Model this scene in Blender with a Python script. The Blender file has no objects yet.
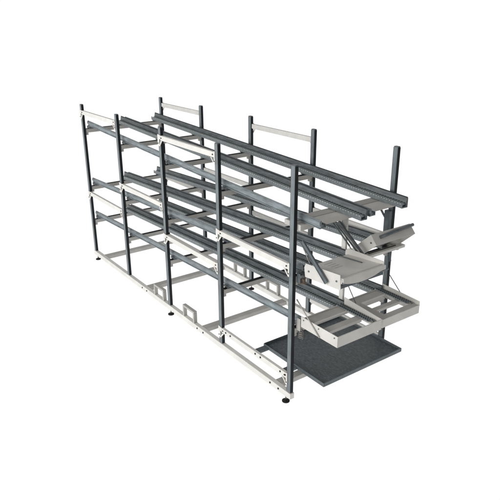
import bpy, bmesh, math, random
from mathutils import Vector, Matrix
random.seed(4)
sc = bpy.context.scene
col = sc.collection

# ------------------------------------------------------------------ materials
def new_mat(name, base, rough=0.5, metal=0.0, var=0.12, scale=9.0, streak=(1, 1, 1), bump=0.0,
            spec=0.5, dust=None):
    m = bpy.data.materials.new(name)
    m.use_nodes = True
    nt = m.node_tree
    b = nt.nodes['Principled BSDF']
    tc = nt.nodes.new('ShaderNodeTexCoord')
    mp = nt.nodes.new('ShaderNodeMapping')
    mp.inputs['Scale'].default_value = streak
    nt.links.new(tc.outputs['Object'], mp.inputs['Vector'])
    n = nt.nodes.new('ShaderNodeTexNoise')
    n.inputs['Scale'].default_value = scale
    n.inputs['Detail'].default_value = 5
    n.inputs['Roughness'].default_value = 0.62
    nt.links.new(mp.outputs['Vector'], n.inputs['Vector'])
    cr = nt.nodes.new('ShaderNodeValToRGB')
    cr.color_ramp.elements[0].position = 0.32
    cr.color_ramp.elements[1].position = 0.68
    hi = dust or tuple(c * (1 + var) for c in base)
    cr.color_ramp.elements[0].color = (*[c * (1 - var) for c in base], 1)
    cr.color_ramp.elements[1].color = (*[min(1, c) for c in hi], 1)
    nt.links.new(n.outputs['Fac'], cr.inputs['Fac'])
    nt.links.new(cr.outputs['Color'], b.inputs['Base Color'])
    rr = nt.nodes.new('ShaderNodeMapRange')
    rr.inputs['To Min'].default_value = max(0.05, rough - 0.08)
    rr.inputs['To Max'].default_value = min(1, rough + 0.1)
    nt.links.new(n.outputs['Fac'], rr.inputs['Value'])
    nt.links.new(rr.outputs['Result'], b.inputs['Roughness'])
    b.inputs['Metallic'].default_value = metal
    b.inputs['Specular IOR Level'].default_value = spec
    if bump:
        bp = nt.nodes.new('ShaderNodeBump')
        bp.inputs['Strength'].default_value = bump
        bp.inputs['Distance'].default_value = 0.004
        nt.links.new(n.outputs['Fac'], bp.inputs['Height'])
        nt.links.new(bp.outputs['Normal'], b.inputs['Normal'])
    return m

WHITE = new_mat('powder_coated_steel', (0.65, 0.64, 0.61), 0.45, 0, 0.09, 5, (1, 1, 1))
GREY = new_mat('warm_grey_steel', (0.41, 0.40, 0.378), 0.5, 0, 0.10, 7)
SHEET = new_mat('sheet_metal_pan', (0.57, 0.56, 0.53), 0.45, 0, 0.09, 6)
GALV = new_mat('blue_grey_steel', (0.195, 0.226, 0.242), 0.40, 0.25, 0.38, 20, (0.45, 3, 3))
POST = new_mat('post_steel', (0.150, 0.176, 0.188), 0.42, 0.2, 0.25, 10, (2, 2, 0.7))
RAIL = new_mat('dark_rail', (0.092, 0.105, 0.112), 0.42, 0.15, 0.42, 22, (0.5, 3, 3))
TRACK = new_mat('roller_channel', (0.19, 0.215, 0.225), 0.45, 0.2, 0.3, 30, (2, 4, 4))
BLACK = new_mat('flat_black', (0.014, 0.017, 0.019), 0.6, 0, 0.3, 12, spec=0.2)
RUBBER = new_mat('black_rubber', (0.012, 0.012, 0.012), 0.6, 0, 0.3, 30, spec=0.3)
PLASTIC = new_mat('pale_roller', (0.50, 0.51, 0.50), 0.4, 0, 0.05, 20)
DECK = new_mat('scuffed_dark_sheet', (0.075, 0.089, 0.097), 0.5, 0.1, 0.4, 34, (1.2, 2.4, 2), 0.6,
               dust=(0.125, 0.145, 0.155))
RIM = new_mat('tray_rim', (0.10, 0.12, 0.13), 0.45, 0.2, 0.25, 14)
ZINC = new_mat('zinc', (0.28, 0.275, 0.265), 0.35, 0.6, 0.2, 40)
BRONZE = new_mat('bronze_spring', (0.23, 0.17, 0.13), 0.4, 0.5, 0.3, 60)

nt_ = DECK.node_tree
b_ = nt_.nodes['Principled BSDF']
tc_ = nt_.nodes.new('ShaderNodeTexCoord'); mp_ = nt_.nodes.new('ShaderNodeMapping')
mp_.inputs['Rotation'].default_value = (0, 0, 0.6); mp_.inputs['Scale'].default_value = (2.5, 60, 1)
ns_ = nt_.nodes.new('ShaderNodeTexNoise'); ns_.inputs['Scale'].default_value = 4.0; ns_.inputs['Detail'].default_value = 6
nt_.links.new(tc_.outputs['Object'], mp_.inputs['Vector']); nt_.links.new(mp_.outputs['Vector'], ns_.inputs['Vector'])
r_ = nt_.nodes.new('ShaderNodeValToRGB')
r_.color_ramp.elements[0].position = 0.58; r_.color_ramp.elements[1].position = 0.74
nt_.links.new(ns_.outputs['Fac'], r_.inputs['Fac'])
mx_ = nt_.nodes.new('ShaderNodeMixRGB'); mx_.inputs['Color2'].default_value = (0.20, 0.22, 0.23, 1)
sc_ = nt_.nodes.new('ShaderNodeMath'); sc_.operation = 'MULTIPLY'; sc_.inputs[1].default_value = 0.5
nt_.links.new(r_.outputs['Color'], sc_.inputs[0]); nt_.links.new(sc_.outputs[0], mx_.inputs['Fac'])
old_ = b_.inputs['Base Color'].links[0].from_socket
nt_.links.new(old_, mx_.inputs['Color1']); nt_.links.new(mx_.outputs['Color'], b_.inputs['Base Color'])

# ------------------------------------------------------------------ mesh helpers
class MB:
    def __init__(s):
        s.bm = bmesh.new()
    def box(s, a, b, bev=0.0, M=None):
        a = Vector(a); b = Vector(b)
        lo = Vector([min(a[i], b[i]) for i in range(3)]); hi = Vector([max(a[i], b[i]) for i in range(3)])
        r = bmesh.ops.create_cube(s.bm, size=1.0)
        vs = r['verts']
        for v in vs:
            v.co = Vector([(lo[i] + hi[i]) / 2 + v.co[i] * (hi[i] - lo[i]) for i in range(3)])
        if bev:
            es = list({e for v in vs for e in v.link_edges})
            q = bmesh.ops.bevel(s.bm, geom=es, offset=bev, segments=2, affect='EDGES', profile=0.5)
            vs = list({v for f in q['faces'] for v in f.verts} | {v for v in vs if v.is_valid})
        if M:
            for v in vs:
                v.co = M @ v.co
        return s
    def tube(s, pts, r, n=10, cap=True):
        pts = [Vector(p) for p in pts]
        rings = []
        up = None
        for i, p in enumerate(pts):
            d = (pts[min(i + 1, len(pts) - 1)] - pts[max(i - 1, 0)]).normalized()
            if up is None:
                up = d.orthogonal().normalized()
            else:
                up = (up - d * up.dot(d)).normalized()
            w = d.cross(up)
            rings.append([s.bm.verts.new(p + (up * math.cos(t) + w * math.sin(t)) * r)
                          for t in [2 * math.pi * k / n for k in range(n)]])
        for a, b in zip(rings, rings[1:]):
            for k in range(n):
                f = s.bm.faces.new((a[k], a[(k + 1) % n], b[(k + 1) % n], b[k])); f.smooth = True
        if cap:
            s.bm.faces.new(rings[0][::-1]); s.bm.faces.new(rings[-1])
        return s
    def prism(s, poly, axis, a, b):
        """poly of 2-D points in the plane normal to axis, from a to b"""
        def mk(p, t):
            if axis == 0: return (t, p[0], p[1])
            if axis == 1: return (p[0], t, p[1])
            return (p[0], p[1], t)
        A = [s.bm.verts.new(mk(p, a)) for p in poly]
        B = [s.bm.verts.new(mk(p, b)) for p in poly]
        n = len(poly)
        s.bm.faces.new(A); s.bm.faces.new(B[::-1])
        for i in range(n):
            s.bm.faces.new((A[i], B[i], B[(i + 1) % n], A[(i + 1) % n]))
        return s
    def sweep(s, poly, P0, P1):
        """poly in (y, z) offsets, straight sweep from P0 to P1 (along x, sloping)"""
        P0 = Vector(P0); P1 = Vector(P1)
        A = [s.bm.verts.new(P0 + Vector((0, p[0], p[1]))) for p in poly]
        B = [s.bm.verts.new(P1 + Vector((0, p[0], p[1]))) for p in poly]
        n = len(poly)
        s.bm.faces.new(A); s.bm.faces.new(B[::-1])
        for i in range(n):
            s.bm.faces.new((A[i], B[i], B[(i + 1) % n], A[(i + 1) % n]))
        return s
    def move(s, M):
        bmesh.ops.transform(s.bm, matrix=M, verts=s.bm.verts)
        return s
    def build(s, name, mat, parent=None, origin=None):
        bmesh.ops.recalc_face_normals(s.bm, faces=s.bm.faces)
        me = bpy.data.meshes.new(name)
        if origin is None:
            c = Vector((0, 0, 0))
            for v in s.bm.verts: c += v.co
            origin = c / max(1, len(s.bm.verts))
        origin = Vector(origin)
        bmesh.ops.translate(s.bm, vec=-origin, verts=s.bm.verts)
        s.bm.to_mesh(me); s.bm.free()
        me.materials.append(mat)
        o = bpy.data.objects.new(name, me)
        col.objects.link(o)
        if parent is not None:
            o.parent = parent
            o.location = origin - wloc(parent)
        else:
            o.location = origin
        return o

def wloc(o):
    v = Vector(o.location)
    while o.parent is not None:
        o = o.parent
        v += o.location
    return v

# ------------------------------------------------------------------ dimensions
SP = 0.9447                       # bay length
XP = [-4 * SP, -3 * SP, -2 * SP, -SP, 0.0]
W = 1.0155                        # frame depth
H = 1.9
HX, HY = 0.0215, 0.0155           # post half-section
ZB0, ZB1 = 0.062, 0.112           # floor beams

rack = bpy.data.objects.new('flow_rack', None)
col.objects.link(rack)
rack['label'] = 'long steel flow rack with three levels of roller rails and pale pick trays'
rack['category'] = 'storage rack'

# ------------------------------------------------------------------ posts
def post(x, y):
    z0 = ZB1 + 0.001
    p = MB().box((x - HX, y - HY, z0), (x + HX, y + HY, H), 0.004).build('post', POST, rack)
    for sx in (-1, 1):
        MB().box((x + sx * (HX - 0.002), y - HY + 0.0012, z0 + 0.004), (x + sx * (HX + 0.0018), y + HY - 0.0012, H - 0.004), 0.0008).build('slot_shade_strip', BLACK, p)  # black sheet paints the dark, unlit look of the post's end face
    MB().box((x - HX + 0.001, y - HY + 0.001, H + 0.0003), (x + HX - 0.001, y + HY - 0.001, H + 0.004), 0.0015).build('end_cap', RAIL, p)
    return p
for x in XP:
    for y in (0.0, W):
        post(x, y)

def foot(x, y):
    f = MB().tube([(x, y, 0.001), (x, y, 0.009)], 0.031, 20).tube([(x, y, 0.0085), (x, y, 0.014)], 0.022, 20).tube([(x, y, .0135), (x, y, .022)], .010, 12).build('levelling_foot', RUBBER, rack)
    MB().tube([(x, y, 0.0215), (x, y, ZB0 + 0.004)], 0.006, 10).build('threaded_stem', ZINC, f)
for x in (XP[0] + 0.03, XP[2], XP[4] - 0.045):
    for y in (0.0, W):
        foot(x, y)

# ------------------------------------------------------------------ floor frame
def bolt(parent, x, y, z, sy=-1, r=0.0085):
    MB().tube([(x, y + sy * 0.0002, z), (x, y + sy * 0.005, z)], r, 8).build('bolt', BLACK, parent)
CROSSX = [-3.56, -2.43, -1.29, -0.17]
for y, s in ((0.0, -1), (W, 1)):
    b = MB().box((XP[0] - 0.03, y - 0.021, ZB0), (XP[4] + 0.03, y + 0.021, ZB1), 0.003).build('floor_beam', WHITE, rack)
    if s < 0:
        for cx in CROSSX[1:]:
            for d in (-0.05, 0.055):
                bolt(b, cx + d, y - 0.021, 0.088, -1, 0.008)
for cx in CROSSX:
    MB().box((cx - 0.035, 0.0215, ZB0 + 0.004), (cx + 0.035, W - 0.0215, ZB1 - 0.004), 0.003).build('floor_cross_member', GREY, rack)

def fork_handle(xa, xb, y):
    z0, z1, t, d = ZB1 + 0.0005, 0.232, 0.022, 0.018
    m = MB()
    m.box((xa, y - d, z0), (xa + t, y + d, z1 - t), 0.002)
    m.box((xb - t, y - d, z0), (xb, y + d, z1 - t), 0.002)
    m.box((xa, y - d, z1 - t + .0004), (xb, y + d, z1), 0.003)
    m.build('fork_loop', GREY, rack)
for xa, xb in ((-2.21, -2.0), (-1.61, -1.4)):
    for y in (0.0, W):
        fork_handle(xa, xb, y)

# ------------------------------------------------------------------ long stiffeners between posts
def stiffener(i, y, z, bolts=False):
    xa, xb = XP[i] + HX, XP[i + 1] - HX
    yo = y - 0.006 if y < 0.5 else y + 0.006
    b = MB().box((xa + 0.004, yo - 0.0135, z - 0.0225), (xb - 0.004, yo + 0.0135, z + 0.0225), 0.003).build('long_beam', WHITE, rack)
    s = -1 if y < 0.5 else 1
    yf = y + s * HY
    for x, d in ((XP[i], 1), (XP[i + 1], -1)):
        # face plate on the post and a small open triangle under the beam
        m = MB()
        if d > 0:
            m.box((x - HX - 0.003, yf + s * 0.0006, z - 0.075), (x + HX - 0.018, yf + s * 0.007, z + 0.03), 0.002)
            m.box((x + HX - 0.018, yf + s * 0.0006, z - 0.012), (x + HX + 0.006, yf + s * 0.007, z + 0.026), 0.0015)
            m.prism([(x - HX + .02, z - 0.076), (x - HX + 0.034, z - 0.076), (x + HX + 0.035, z - 0.023), (x + HX + 0.016, z - 0.023)],
                    1, yf + s * 0.001, yf + s * 0.0065)
        else:
            m.box((x - HX - 0.004, yf + s * 0.0006, z - 0.075), (x - HX + 0.010, yf + s * 0.007, z + 0.03), 0.002)
            m.prism([(x - HX - .003, z - 0.074), (x - HX - 0.003, z - 0.060), (x - HX - 0.040, z - 0.0235), (x - HX - 0.054, z - 0.0235)],
                    1, yf + s * 0.001, yf + s * 0.0065)
        cbk = m.build('corner_bracket', WHITE, b)
        bolt(b, x + (HX + 0.022 if d > 0 else -HX - 0.022), yo + s * 0.0135, z + 0.002, s, 0.006)
        bolt(b, x + (-HX + 0.011 if d > 0 else -HX + 0.004), yf + s * 0.007, z - 0.050, s, 0.0045)
    if bolts:
        for bx in (xa + 0.07, xa + 0.14, xb - 0.40, xb - 0.33, xb - 0.075, xb - 0.012):
            bolt(b, bx, yo - 0.0135, z + 0.005, -1, 0.0075)
for i, z in ((0, 1.815), (2, 1.805)):
    stiffener(i, 0.0, z); stiffener(i, W, z)
for i, z in ((0, 0.855), (1, 1.155), (2, 0.85), (3, 1.16)):
    stiffener(i, 0.0, z)
for i, z in ((0, 0.90), (1, 1.18), (2, 0.90), (3, 1.165)):
    stiffener(i, W, z)
stiffener(3, 0.0, 0.25, True)
stiffener(3, W, 0.25)

# ------------------------------------------------------------------ levels
# rail centre height at the far end (x=-3.8) and at the near end (x=+0.2)
LEVELS = [(1.685, 1.525), (1.0, 1.16), (0.58, 0.74)]
def zc(l, x):
    a, b = LEVELS[l]
    return a + (b - a) * (x + 3.8) / 4.0
CB = 0.044
YS = [(0.075, -1), (0.47, 1), (0.545, -1), (0.925, 1)]
for l in range(3):
    for k, x in enumerate(XP):
        if k == 4 and l == 0:
            continue
        zt = zc(l, x) - 0.062
        xo = x
        c = MB().box((xo - 0.02, HY + 0.001, zt - CB), (xo + 0.02, W - HY - 0.001, zt - 0.001), 0.003).build('cross_beam', GREY, rack)
        MB().box((xo - 0.0185, HY + 0.012, zt - 0.0015), (xo + 0.0192, W - HY - 0.012, zt + 0.0012)).build('slot_shade_strip', BLACK, c)  # black sheet over the beam top, painting in the shadow under the rails
        for y, sd in YS:
            if k == 4 and l > 0: y0, y1 = y - 0.02, y + 0.016
            else: y0, y1 = y - 0.024, y + 0.02
            MB().box((xo - 0.035, y0, zt + 0.0018), (xo + 0.035, y1, zc(l, x) - (0.0455 if sd > 0 else 0.035)), 0.003).build('rail_saddle', RAIL, c)
        for y in (HY, W - HY):
            s = 1 if y < 0.5 else -1
            MB().box((xo - 0.014, y + s * 0.0012, zt - CB - 0.028), (xo + 0.014, y + s * 0.03, zt - CB - 0.0005), 0.003).build('corner_bracket', GREY, c)

# wide doubled beam that carries the top rails over the trays
zt = zc(0, 0) - 0.044
c = MB().box((-0.125, 0.02, zt - 0.04), (-0.035, W - 0.02, zt), 0.004).build('cross_beam', GREY, rack)
c2 = MB().box((-0.03, HY + 0.0012, zt - 0.045), (0.055, W - HY - 0.0012, zt - 0.002), 0.004).build('cross_beam', SHEET, rack)
MB().box((-0.036, 0.03, zt - 0.03), (-0.029, W - 0.03, zt - 0.006)).build('slot_shade_strip', BLACK, c)

# ------------------------------------------------------------------ roller tracks
tracks = []
def track(l, y, side, x0=-3.8, x1=0.2):
    """side=+1: guide on the +y side of the rollers (right rail of a lane), -1: on the -y side"""
    base = RAIL if side > 0 else GALV
    h = 0.043
    ht = 0.034 if side > 0 else 0.022
    hb = -h if side > 0 else -0.033
    def at(x, dz=0): return (x, y, zc(l, x) + dz)
    P0, P1 = at(x0), at(x1)
    if side > 0:
        prof = [(0.0, hb), (0.022, hb), (0.022, ht - 0.006), (0.017, ht), (0.012, ht), (0.008, ht - 0.006), (0.0045, 0.006), (0.0, -0.012)]
        strip = [(0.0085, ht + .0003), (0.020, ht + .0003), (0.019, ht + 0.004), (0.010, ht + 0.004)]
    else:
        prof = [(0.0, hb), (0.018, hb), (0.018, hb + 0.005), (0.010, hb + 0.007), (0.010, -0.013), (0.020, -0.009), (0.020, ht - 0.010), (0.016, ht - 0.004), (0.012, ht), (0.002, ht), (0.0, ht - 0.004)]
        strip = [(0.0025, ht + .0003), (0.011, ht + .0003), (0.010, ht + 0.0025), (0.0035, ht + 0.0025)]
    g = MB().sweep([(side * a, b) for a, b in prof], P0, P1).build('roller_track', base, rack)
    MB().sweep([(side * a, b) for a, b in strip], P0, P1).build('edge_strip', BLACK if side > 0 else TRACK, g)
    # shallow channel for the wheels
    a, b = -side * 0.041, -side * 0.0006
    hb += 0.0004
    MB().sweep([(a, hb), (b, hb), (b, hb + 0.008), (a + side * 0.004, hb + 0.008), (a + side * 0.004, -0.006), (a, -0.006)], P0, P1).build('channel', TRACK, g)
    tracks.append((g, l, y, side, x0, x1))
    return g

def rollers(g, zf, y, side, x0, x1, nind, pitch=0.027):
    n = int((x1 - x0 - 0.02) / pitch)
    m = MB(); cnt = 0
    slope = None
    for k in range(n):
        x = x1 - 0.015 - k * pitch
        ya, yb = y - side * 0.034, y - side * 0.004
        if k < nind:
            z = zf(x) - 0.013
            r = MB().tube([(x, ya, z), (x, yb, z)], 0.0115, 10)
            r.build('roller', TRACK, g)
        else:
            z = zf(x) - 0.013
            m.tube([(x, ya, z - (0.010 if side < 0 else 0)), (x, yb, z - (0.010 if side < 0 else 0))], 0.0115, 6)
    if n > nind:
        o = m.build('roller_row', TRACK, g)
        o['kind'] = 'stuff'
    if side < 0:
        return
    # pale axle pins on the wheel channel's outer edge
    m = MB()
    for k in range(n):
        x = x1 - 0.015 - k * pitch
        yy = y - side * 0.0425
        m.box((x - 0.0035, yy - 0.0022, zf(x) - 0.0125), (x + 0.0035, yy + 0.0022, zf(x) - 0.0052))
    o = m.build('axle_pins', PLASTIC, g)
    o['kind'] = 'stuff'

YL = [(0.075, -1), (0.47, 1), (0.545, -1), (0.925, 1)]
XE = {0: [0.205, 0.225, 0.215, 0.205], 1: [0.03, 0.045, 0.03, 0.045], 2: [0.04, 0.055, 0.03, 0.03]}
for l in range(3):
    for (y, side), xe in zip(YL, XE[l]):
        g = track(l, y, side, -3.8 if l == 0 else -3.83, xe)
        x0, x1 = tracks[-1][4:]
        rollers(g, lambda x, l=l: zc(l, x), y, side, x0, x1, 16 if side > 0 else 0)

# ------------------------------------------------------------------ centre upright at the pick end
MB().box((-0.022, 0.4985, 0.655), (0.020, 0.5195, zt - 0.046), 0.003).build('centre_upright', WHITE, rack)
MB().box((-0.03, 0.4945, zt - 0.12), (0.028, 0.4978, zt - 0.047), 0.001).build('upright_bracket', GREY, rack)
MB().box((-HX - 0.006, W - 0.055, 1.20), (HX + 0.0005, W - HY - 0.001, 1.40), 0.004).build('corner_bracket', RIM, rack)

# ------------------------------------------------------------------ pick trays
def wheel_strip(T, M, y, x0, x1, z):
    q = 0.0075
    m = MB()
    m.box((x0, y - q, z), (x1, y + q, z + 0.003))
    m.box((x0, y - q - .0025, z), (x1, y - q - .0002, z + 0.009))
    m.box((x0, y + q + .0002, z), (x1, y + q + .0025, z + 0.009))
    o = m.move(M).build('wheel_strip', TRACK, T)
    m = MB(); n = int((x1 - x0) / 0.02)
    for k in range(n):
        x = x0 + 0.010 + k * 0.02
        m.tube([(x, y - q + .001, z + 0.0085), (x, y + q - .001, z + 0.0085)], 0.0052, 10)
    m.move(M).build('wheel_row', RAIL, o)
    return o

def box_tray(ox, oy, oz, L, Wd, h, dz, bars, label, tilt=0.0, lw=0.040, fw=0.032, gh=0.062, fd=0.0):
    """shallow pan: side plates, front wall, ladder floor; local x forward, y across, z up from the floor"""
    M = Matrix.Translation((ox, oy, oz)) @ Matrix.Rotation(-tilt, 4, 'Y')
    t = 0.004
    T = MB().box((0, 0.0, -h + dz), (L, t, dz), 0.001).move(M).build('pick_tray', SHEET, rack, origin=(ox, oy, oz))
    T['label'] = label
    MB().box((L - t, t + .0004, -h + dz), (L, Wd - t - .0004, dz), 0.001).move(M).build('front_wall', SHEET, T)
    MB().prism([(0.0, -h + dz), (L, -h + dz), (L, dz), (L, dz + fd), (0.0, gh)], 1, Wd - t, Wd).move(M).build('side_plate', SHEET, T)
    # floor ladder
    m = MB()
    m.box((0.0005, t + .0005, -0.014), (bars[0], Wd - t - .0005, 0.0), 0.001)
    for a, b in bars[1:]:
        m.box((a, lw + .004, -0.026), (b, Wd - 0.062, -0.0025), 0.001)
    m.box((bars[0] + .0005, t + .0005, -0.014), (L - t - .0005, lw, 0.0), 0.001)
    m.box((bars[0] + .0005, Wd - 0.058, -0.014), (L - t - .0005, Wd - t - .0005, 0.0), 0.001)
    m.box((L - fw, lw + .0005, -0.014), (L - t - .0005, Wd - 0.0585, 0.0), 0.001)
    m.move(M).build('slatted_floor', GREY, T)
    MB().box((-0.012, 0.01, -0.06), (-0.0005, Wd - 0.01, 0.005), 0.001).move(M).build('rear_flange', GREY, T)
    for q in (0.03, L * 0.5, L - 0.03):
        MB().tube([(q, -0.0004, dz - 0.02), (q, -0.004, dz - 0.02)], 0.005, 8).move(M).build('rivet', RIM, T)
    MB().box((L + .0004, 0.0, dz - 0.007), (L + 0.003, Wd, dz + 0.0005), 0.001).move(M).build('folded_lip', SHEET, T)
    wheel_strip(T, M, Wd - 0.030, -0.02, L - 0.05, 0.0015)
    wheel_strip(T, M, Wd - 0.060, -0.02, L - 0.075, 0.0015)
    return T

box_tray(0.068, 0.035, 0.753, 0.382, 0.44, 0.085, 0.032, [0.085, (0.185, 0.245)],
         'near lower pick tray level under the near roller lane')
box_tray(0.012, 0.548, 0.733, 0.385, 0.414, 0.072, 0.003, [0.085, (0.20, 0.245)],
         'far lower pick tray level with two open windows in its floor', lw=0.078, fw=0.06, gh=0.045, fd=0.028)

def tilt_tray(ox, oy, oz, L, Wd, h, tilt, apron, label):
    M = Matrix.Translation((ox, oy, oz)) @ Matrix.Rotation(-tilt, 4, 'Y')
    t = 0.004
    T = MB().prism([(0.012, -0.03), (0.018, -h + .004), (L, -h), (L, 0), (0.03, 0)], 1, 0, t).move(M).build('tilting_tray', SHEET, rack, origin=(ox, oy, oz))
    T['label'] = label
    MB().prism([(0, -0.03), (0.03, -h), (L, -h), (L, -0.002), (0.035, 0.020), (0.005, 0.0)], 1, Wd - t, Wd).move(M).build('side_plate', SHEET, T)
    MB().box((0.03, t + .0005, -0.034), (L - .0005, Wd - t - .0005, -0.026), 0.001).move(M).build('tray_floor', SHEET, T)
    # front wall, or an apron with a scooped lower edge
    if apron:
        N = 14
        pl = [(t + .001, -0.022)] + [(t + .001 + (Wd - 2 * t - .002) * k / N, -0.052 - 0.028 * math.sin(math.pi * min(1, (k / N) * 1.15)) ** 0.7) for k in range(N + 1)] + [(Wd - t - .001, -0.022)]
        MB().prism(pl, 0, L + .0215, L + 0.025).move(M).build('apron_lip', SHEET, T)
        MB().box((L - .001, t + .001, -0.026), (L + 0.0212, Wd - t - .001, -0.0225)).move(M).build('front_apron', SHEET, T)
        for k in range(4):
            MB().box((0.08 + k * .035, Wd * .30, -0.0255), (0.087 + k * .035, Wd * .48, -0.0250)).move(M).build('floor_slot', GREY, T)
    else:
        MB().box((L - t, t + .0005, -h), (L, Wd - t - .0005, 0), 0.001).move(M).build('front_wall', SHEET, T)
    hb = MB()
    if apron:
        hb.tube([(L + .010, 0.015, -0.060), (L + .010, Wd * .5, -0.06), (L + .012, Wd + 0.03, -0.060)], 0.009, 12)
        hb.box((L - 0.03, t + .001, -h + .006), (L - 0.002, Wd - t - .001, -h + 0.026), .001)
    else:
        pts = [(L + 0.010, 0.065, -0.040), (L + .014, Wd * .5, -0.030), (L + .010, Wd + 0.012, -0.018)]
        hb.tube(pts, 0.0125, 14)
    hb.move(M).build('grip_bar', RIM, T)
    MB().box((L - 0.006, 0.012, -0.0255), (L - .001, Wd - 0.012, -0.016), 0.001).move(M).build('folded_lip', SHEET, T)
    MB().box((0.05, 0.016, -0.0255), (L - 0.05, 0.028, -0.019), 0.001).move(M).build('guide_rib', GREY, T)
    for q in (0.06, L - 0.035):
        MB().tube([(q, -0.0004, -0.05), (q, -0.005, -0.05)], 0.0065, 10).move(M).build('rivet', RIM, T)
    MB().box((0.02, Wd - 0.085, -0.0255), (L - 0.13, Wd - 0.072, -0.021), .001).move(M).build('guide_rib', RAIL, T)
    MB().box((0.02, 0.02, -h + .001), (0.06, Wd - .02, -h + .02), .002).move(M).build('rear_flange', GREY, T)
    return T

tilt_tray(0.075, 0.032, 1.213, 0.372, 0.415, 0.105, math.radians(5), True,
          'near middle pick tray tipped slightly forward with a scooped front apron')
tilt_tray(-0.015, 0.545, 1.138, 0.322, 0.425, 0.088, math.radians(42), False,
          'far middle pick tray tipped steeply up')

# carrier channels below the steeply tipped tray
cb = MB().box((0.150, 0.535, 1.150), (0.195, 0.975, 1.172), 0.002).build('tray_carrier', SHEET, rack)
MB().box((0.16, 0.60, 1.1725), (0.168, 0.90, 1.1755)).build('slot_shade_strip', BLACK, cb)
for y in (0.56, 0.95):
    MB().box((-0.02, y - 0.012, 1.118), (0.1495, y + 0.012, 1.14), 0.002).build('tray_arm', GREY, rack)

# ------------------------------------------------------------------ struts, rods, cables, springs
def channel(name, a, b, w, mat, d=0.012, parent=rack):
    a = Vector(a); b = Vector(b); L = (b - a).length
    q = Vector((1, 0, 0)).rotation_difference((b - a).normalized())
    M = Matrix.Translation(a) @ q.to_matrix().to_4x4()
    m = MB()
    m.box((0, -d / 2, -w / 2), (L, d / 2, w / 2), 0.002)
    m.box((0.002, -d / 2 - .003, -w / 2 + .0005), (L - .002, -d / 2 + .0005, -w / 2 + .005))
    m.box((0.002, -d / 2 - .003, w / 2 - .005), (L - .002, -d / 2 + .0005, w / 2 - .0005))
    return m.move(M).build(name, mat, parent)
def rod(name, a, b, r, mat, parent=rack):
    return MB().tube([a, b], r, 10).build(name, mat, parent)

channel('tray_strut', (0.075, 0.020, 1.375), (0.335, 0.020, 1.155), 0.034, RIM)
rod('stay_rod', (0.075, 0.018, 1.352), (0.16, 0.018, 1.24), 0.004, ZINC)
channel('tray_strut', (-0.050, 0.480, 1.39), (0.250, 0.480, 1.180), 0.044, RAIL)
rod('stay_rod', (-0.085, 0.470, 1.375), (0.15, 0.470, 1.195), 0.0045, ZINC)
rod('stay_rod', (-0.02, 0.455, 1.385), (0.25, 0.455, 1.205), 0.0045, ZINC)
rod('stay_rod', (-0.10, 0.46, 1.39), (0.10, 0.46, 1.25), 0.006, RIM)
rod('stay_rod', (-0.115, 0.975, 1.425), (-0.02, 0.985, 1.31), 0.006, RAIL)
rod('stay_rod', (-0.075, 0.95, 1.425), (-0.01, 0.97, 1.33), 0.006, RAIL)
rod('stay_cable', (0.02, 0.031, 0.905), (0.275, 0.029, 0.705), 0.005, GREY)
rod('stay_cable', (0.06, 0.98, 0.87), (0.20, 0.98, 0.745), 0.0032, RIM)
rod('stay_cable', (0.035, 0.54, 0.88), (0.13, 0.542, 0.755), 0.0032, RIM)
channel('tray_strut', (0.03, 0.985, 1.10), (0.05, 0.985, 0.98), 0.02, RIM)

def spring(x, y, z, r, h, mat):
    pts = []
    n = 60
    for k in range(n + 1):
        t = k / n * 2 * math.pi * 4.5
        pts.append((x + r * math.cos(t), y + r * math.sin(t), z + h * k / n))
    MB().tube(pts, 0.0035, 6).build('coil_spring', mat, rack)
spring(0.050, 0.060, 1.03, 0.018, 0.05, BRONZE)
spring(0.040, 0.06, 0.582, 0.018, 0.07, ZINC)
MB().box((0.024, 0.02, 1.045), (0.062, 0.026, 1.12), 0.002).build('hinge_plate', RIM, rack)
MB().tube([(0.06, 0.018, 1.10), (0.06, 0.09, 1.10)], 0.012, 12).build('hinge_pin', RAIL, rack)
MB().box((0.024, 0.0275, 0.66), (0.066, 0.034, 0.76), 0.002).build('hinge_plate', GREY, rack)

# ------------------------------------------------------------------ dark floor tray
TX0, TX1, TY0, TY1, TZ = -0.49, 0.240, 0.128, 0.985, 0.246
ft = bpy.data.objects.new('floor_tray', None)
ft.location = (0, 0, TZ - 0.01)
col.objects.link(ft)
ft['label'] = 'dark grey scuffed metal tray with a low rim, held just above the floor'
ft['category'] = 'tray'
m = MB().box((TX0, TY0, TZ - 0.008), (TX1, TY1, TZ), 0.002)
m.build('tray_floor', DECK, ft)
m = MB()
r = 0.006
m.box((TX0 - r, TY0 - r, TZ - 0.010), (TX1 + r, TY0 - .0005, TZ + 0.022), 0.002)
m.box((TX0 - r, TY1 + .0005, TZ - 0.010), (TX1 + r, TY1 + r, TZ + 0.022), 0.002)
m.box((TX0 - r, TY0, TZ - 0.010), (TX0 - .0005, TY1, TZ + 0.024), 0.002)
m.box((TX1 + .0005, TY0, TZ - 0.010), (TX1 + r, TY1, TZ + 0.024), 0.002)
m.build('rim', RIM, ft)
for x, y in ((-0.455, 0.19), (-0.09, 0.19)):
    MB().box((x - 0.028, 0.0085, TZ - 0.012), (x + 0.028, TY0 - 0.0065, TZ + 0.010), 0.002).build('support_tab', RIM, ft)

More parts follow.
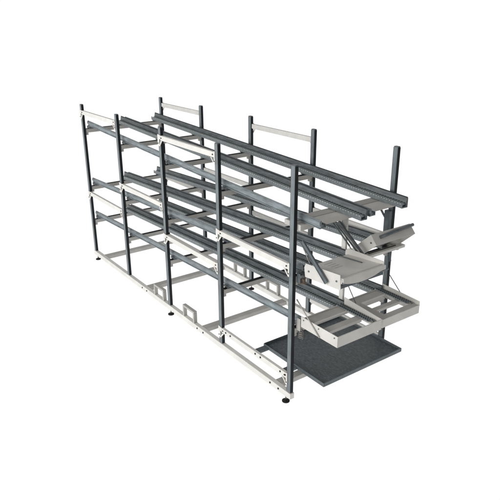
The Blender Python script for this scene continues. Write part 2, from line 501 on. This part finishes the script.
# ------------------------------------------------------------------ floor
def emit_mat(name, c, s):
    m = bpy.data.materials.new(name); m.use_nodes = True
    nt = m.node_tree
    b = nt.nodes['Principled BSDF']
    b.inputs['Base Color'].default_value = (0, 0, 0, 1)
    b.inputs['Specular IOR Level'].default_value = 0
    b.inputs['Roughness'].default_value = 1
    b.inputs['Emission Color'].default_value = (*c, 1)
    b.inputs['Emission Strength'].default_value = s
    return m
fl = MB().prism([(-9, -6), (2.6, -6), (2.6, 8), (-9, 8)], 2, -0.02, 0.0).build('floor', emit_mat('glowing_white_floor', (1, 1, 1), 1.02))  # floor glows white by itself, so it shows no shadows
fl['kind'] = 'structure'

# ------------------------------------------------------------------ studio surround and lamp
w = bpy.data.worlds.new('World'); sc.world = w; w.use_nodes = True
nt = w.node_tree
bg = nt.nodes['Background']
tc = nt.nodes.new('ShaderNodeTexCoord')
sep = nt.nodes.new('ShaderNodeSeparateXYZ')
nt.links.new(tc.outputs['Generated'], sep.inputs['Vector'])
# brightness along the horizontal axis (white sweep behind the rack, dim studio behind the camera)
def mr(src, a, b, c, d):
    n = nt.nodes.new('ShaderNodeMapRange'); n.interpolation_type = 'SMOOTHSTEP'
    n.inputs['From Min'].default_value = a; n.inputs['From Max'].default_value = b
    n.inputs['To Min'].default_value = c; n.inputs['To Max'].default_value = d
    nt.links.new(src, n.inputs['Value']); return n.outputs['Result']
def mth(op, a, b):
    n = nt.nodes.new('ShaderNodeMath'); n.operation = op
    for i, v in enumerate((a, b)):
        if isinstance(v, (int, float)): n.inputs[i].default_value = v
        else: nt.links.new(v, n.inputs[i])
    return n.outputs[0]
fx = mr(sep.outputs['X'], -0.05, 0.55, 1.0, 0.0)
fz = mr(sep.outputs['Z'], 0.12, 0.45, 1.0, 0.30)
v = mth('MULTIPLY', fx, fz)
v = mth('ADD', mth('MULTIPLY', v, 0.84), 0.16)
v = mth('MULTIPLY', v, 1.02)
cmb = nt.nodes.new('ShaderNodeCombineColor')
for k in ('Red', 'Green', 'Blue'):
    nt.links.new(v, cmb.inputs[k])
nt.links.new(cmb.outputs['Color'], bg.inputs['Color'])
bg.inputs['Strength'].default_value = 1.0

def area(name, loc, target, size, power, color=(1, 1, 1)):
    L = bpy.data.lights.new(name, 'AREA'); L.shape = 'RECTANGLE'; L.size = size[0]; L.size_y = size[1]
    L.energy = power; L.color = color
    o = bpy.data.objects.new(name, L); col.objects.link(o)
    o.location = loc
    o.rotation_euler = (Vector(target) - Vector(loc)).to_track_quat('-Z', 'Y').to_euler()
    return o
area('key_softbox', (-2.2, -7.0, 3.4), (-1.8, 0.5, 0.9), (5.5, 3.0), 420, (1.0, 0.985, 0.96))
area('side_softbox', (7.0, -3.5, 3.2), (0.0, 0.5, 1.0), (2.0, 2.0), 150, (1.0, 0.98, 0.95))

# ------------------------------------------------------------------ camera
cam = bpy.data.cameras.new('camera')
co = bpy.data.objects.new('camera', cam); col.objects.link(co)
yaw, pitch, roll = math.radians(144.01801878), math.radians(-21.25683414), math.radians(-0.30388865)
f = Vector((math.cos(pitch) * math.cos(yaw), math.cos(pitch) * math.sin(yaw), math.sin(pitch)))
r = f.cross(Vector((0, 0, 1))).normalized()
u = r.cross(f)
r2 = r * math.cos(roll) + u * math.sin(roll)
u2 = -r * math.sin(roll) + u * math.cos(roll)
R = Matrix((r2, u2, -f)).transposed().to_4x4()
co.matrix_world = Matrix.Translation((3.01971108, -2.56637545, 2.83161836)) @ R
cam.sensor_width = 36
cam.lens = 36 * 601.30177 / 500
cam.clip_start = 0.05
cam.clip_end = 200
sc.camera = co
sc.view_settings.view_transform = 'Standard'
sc.view_settings.look = 'None'
sc.view_settings.exposure = 0
sc.view_settings.gamma = 1
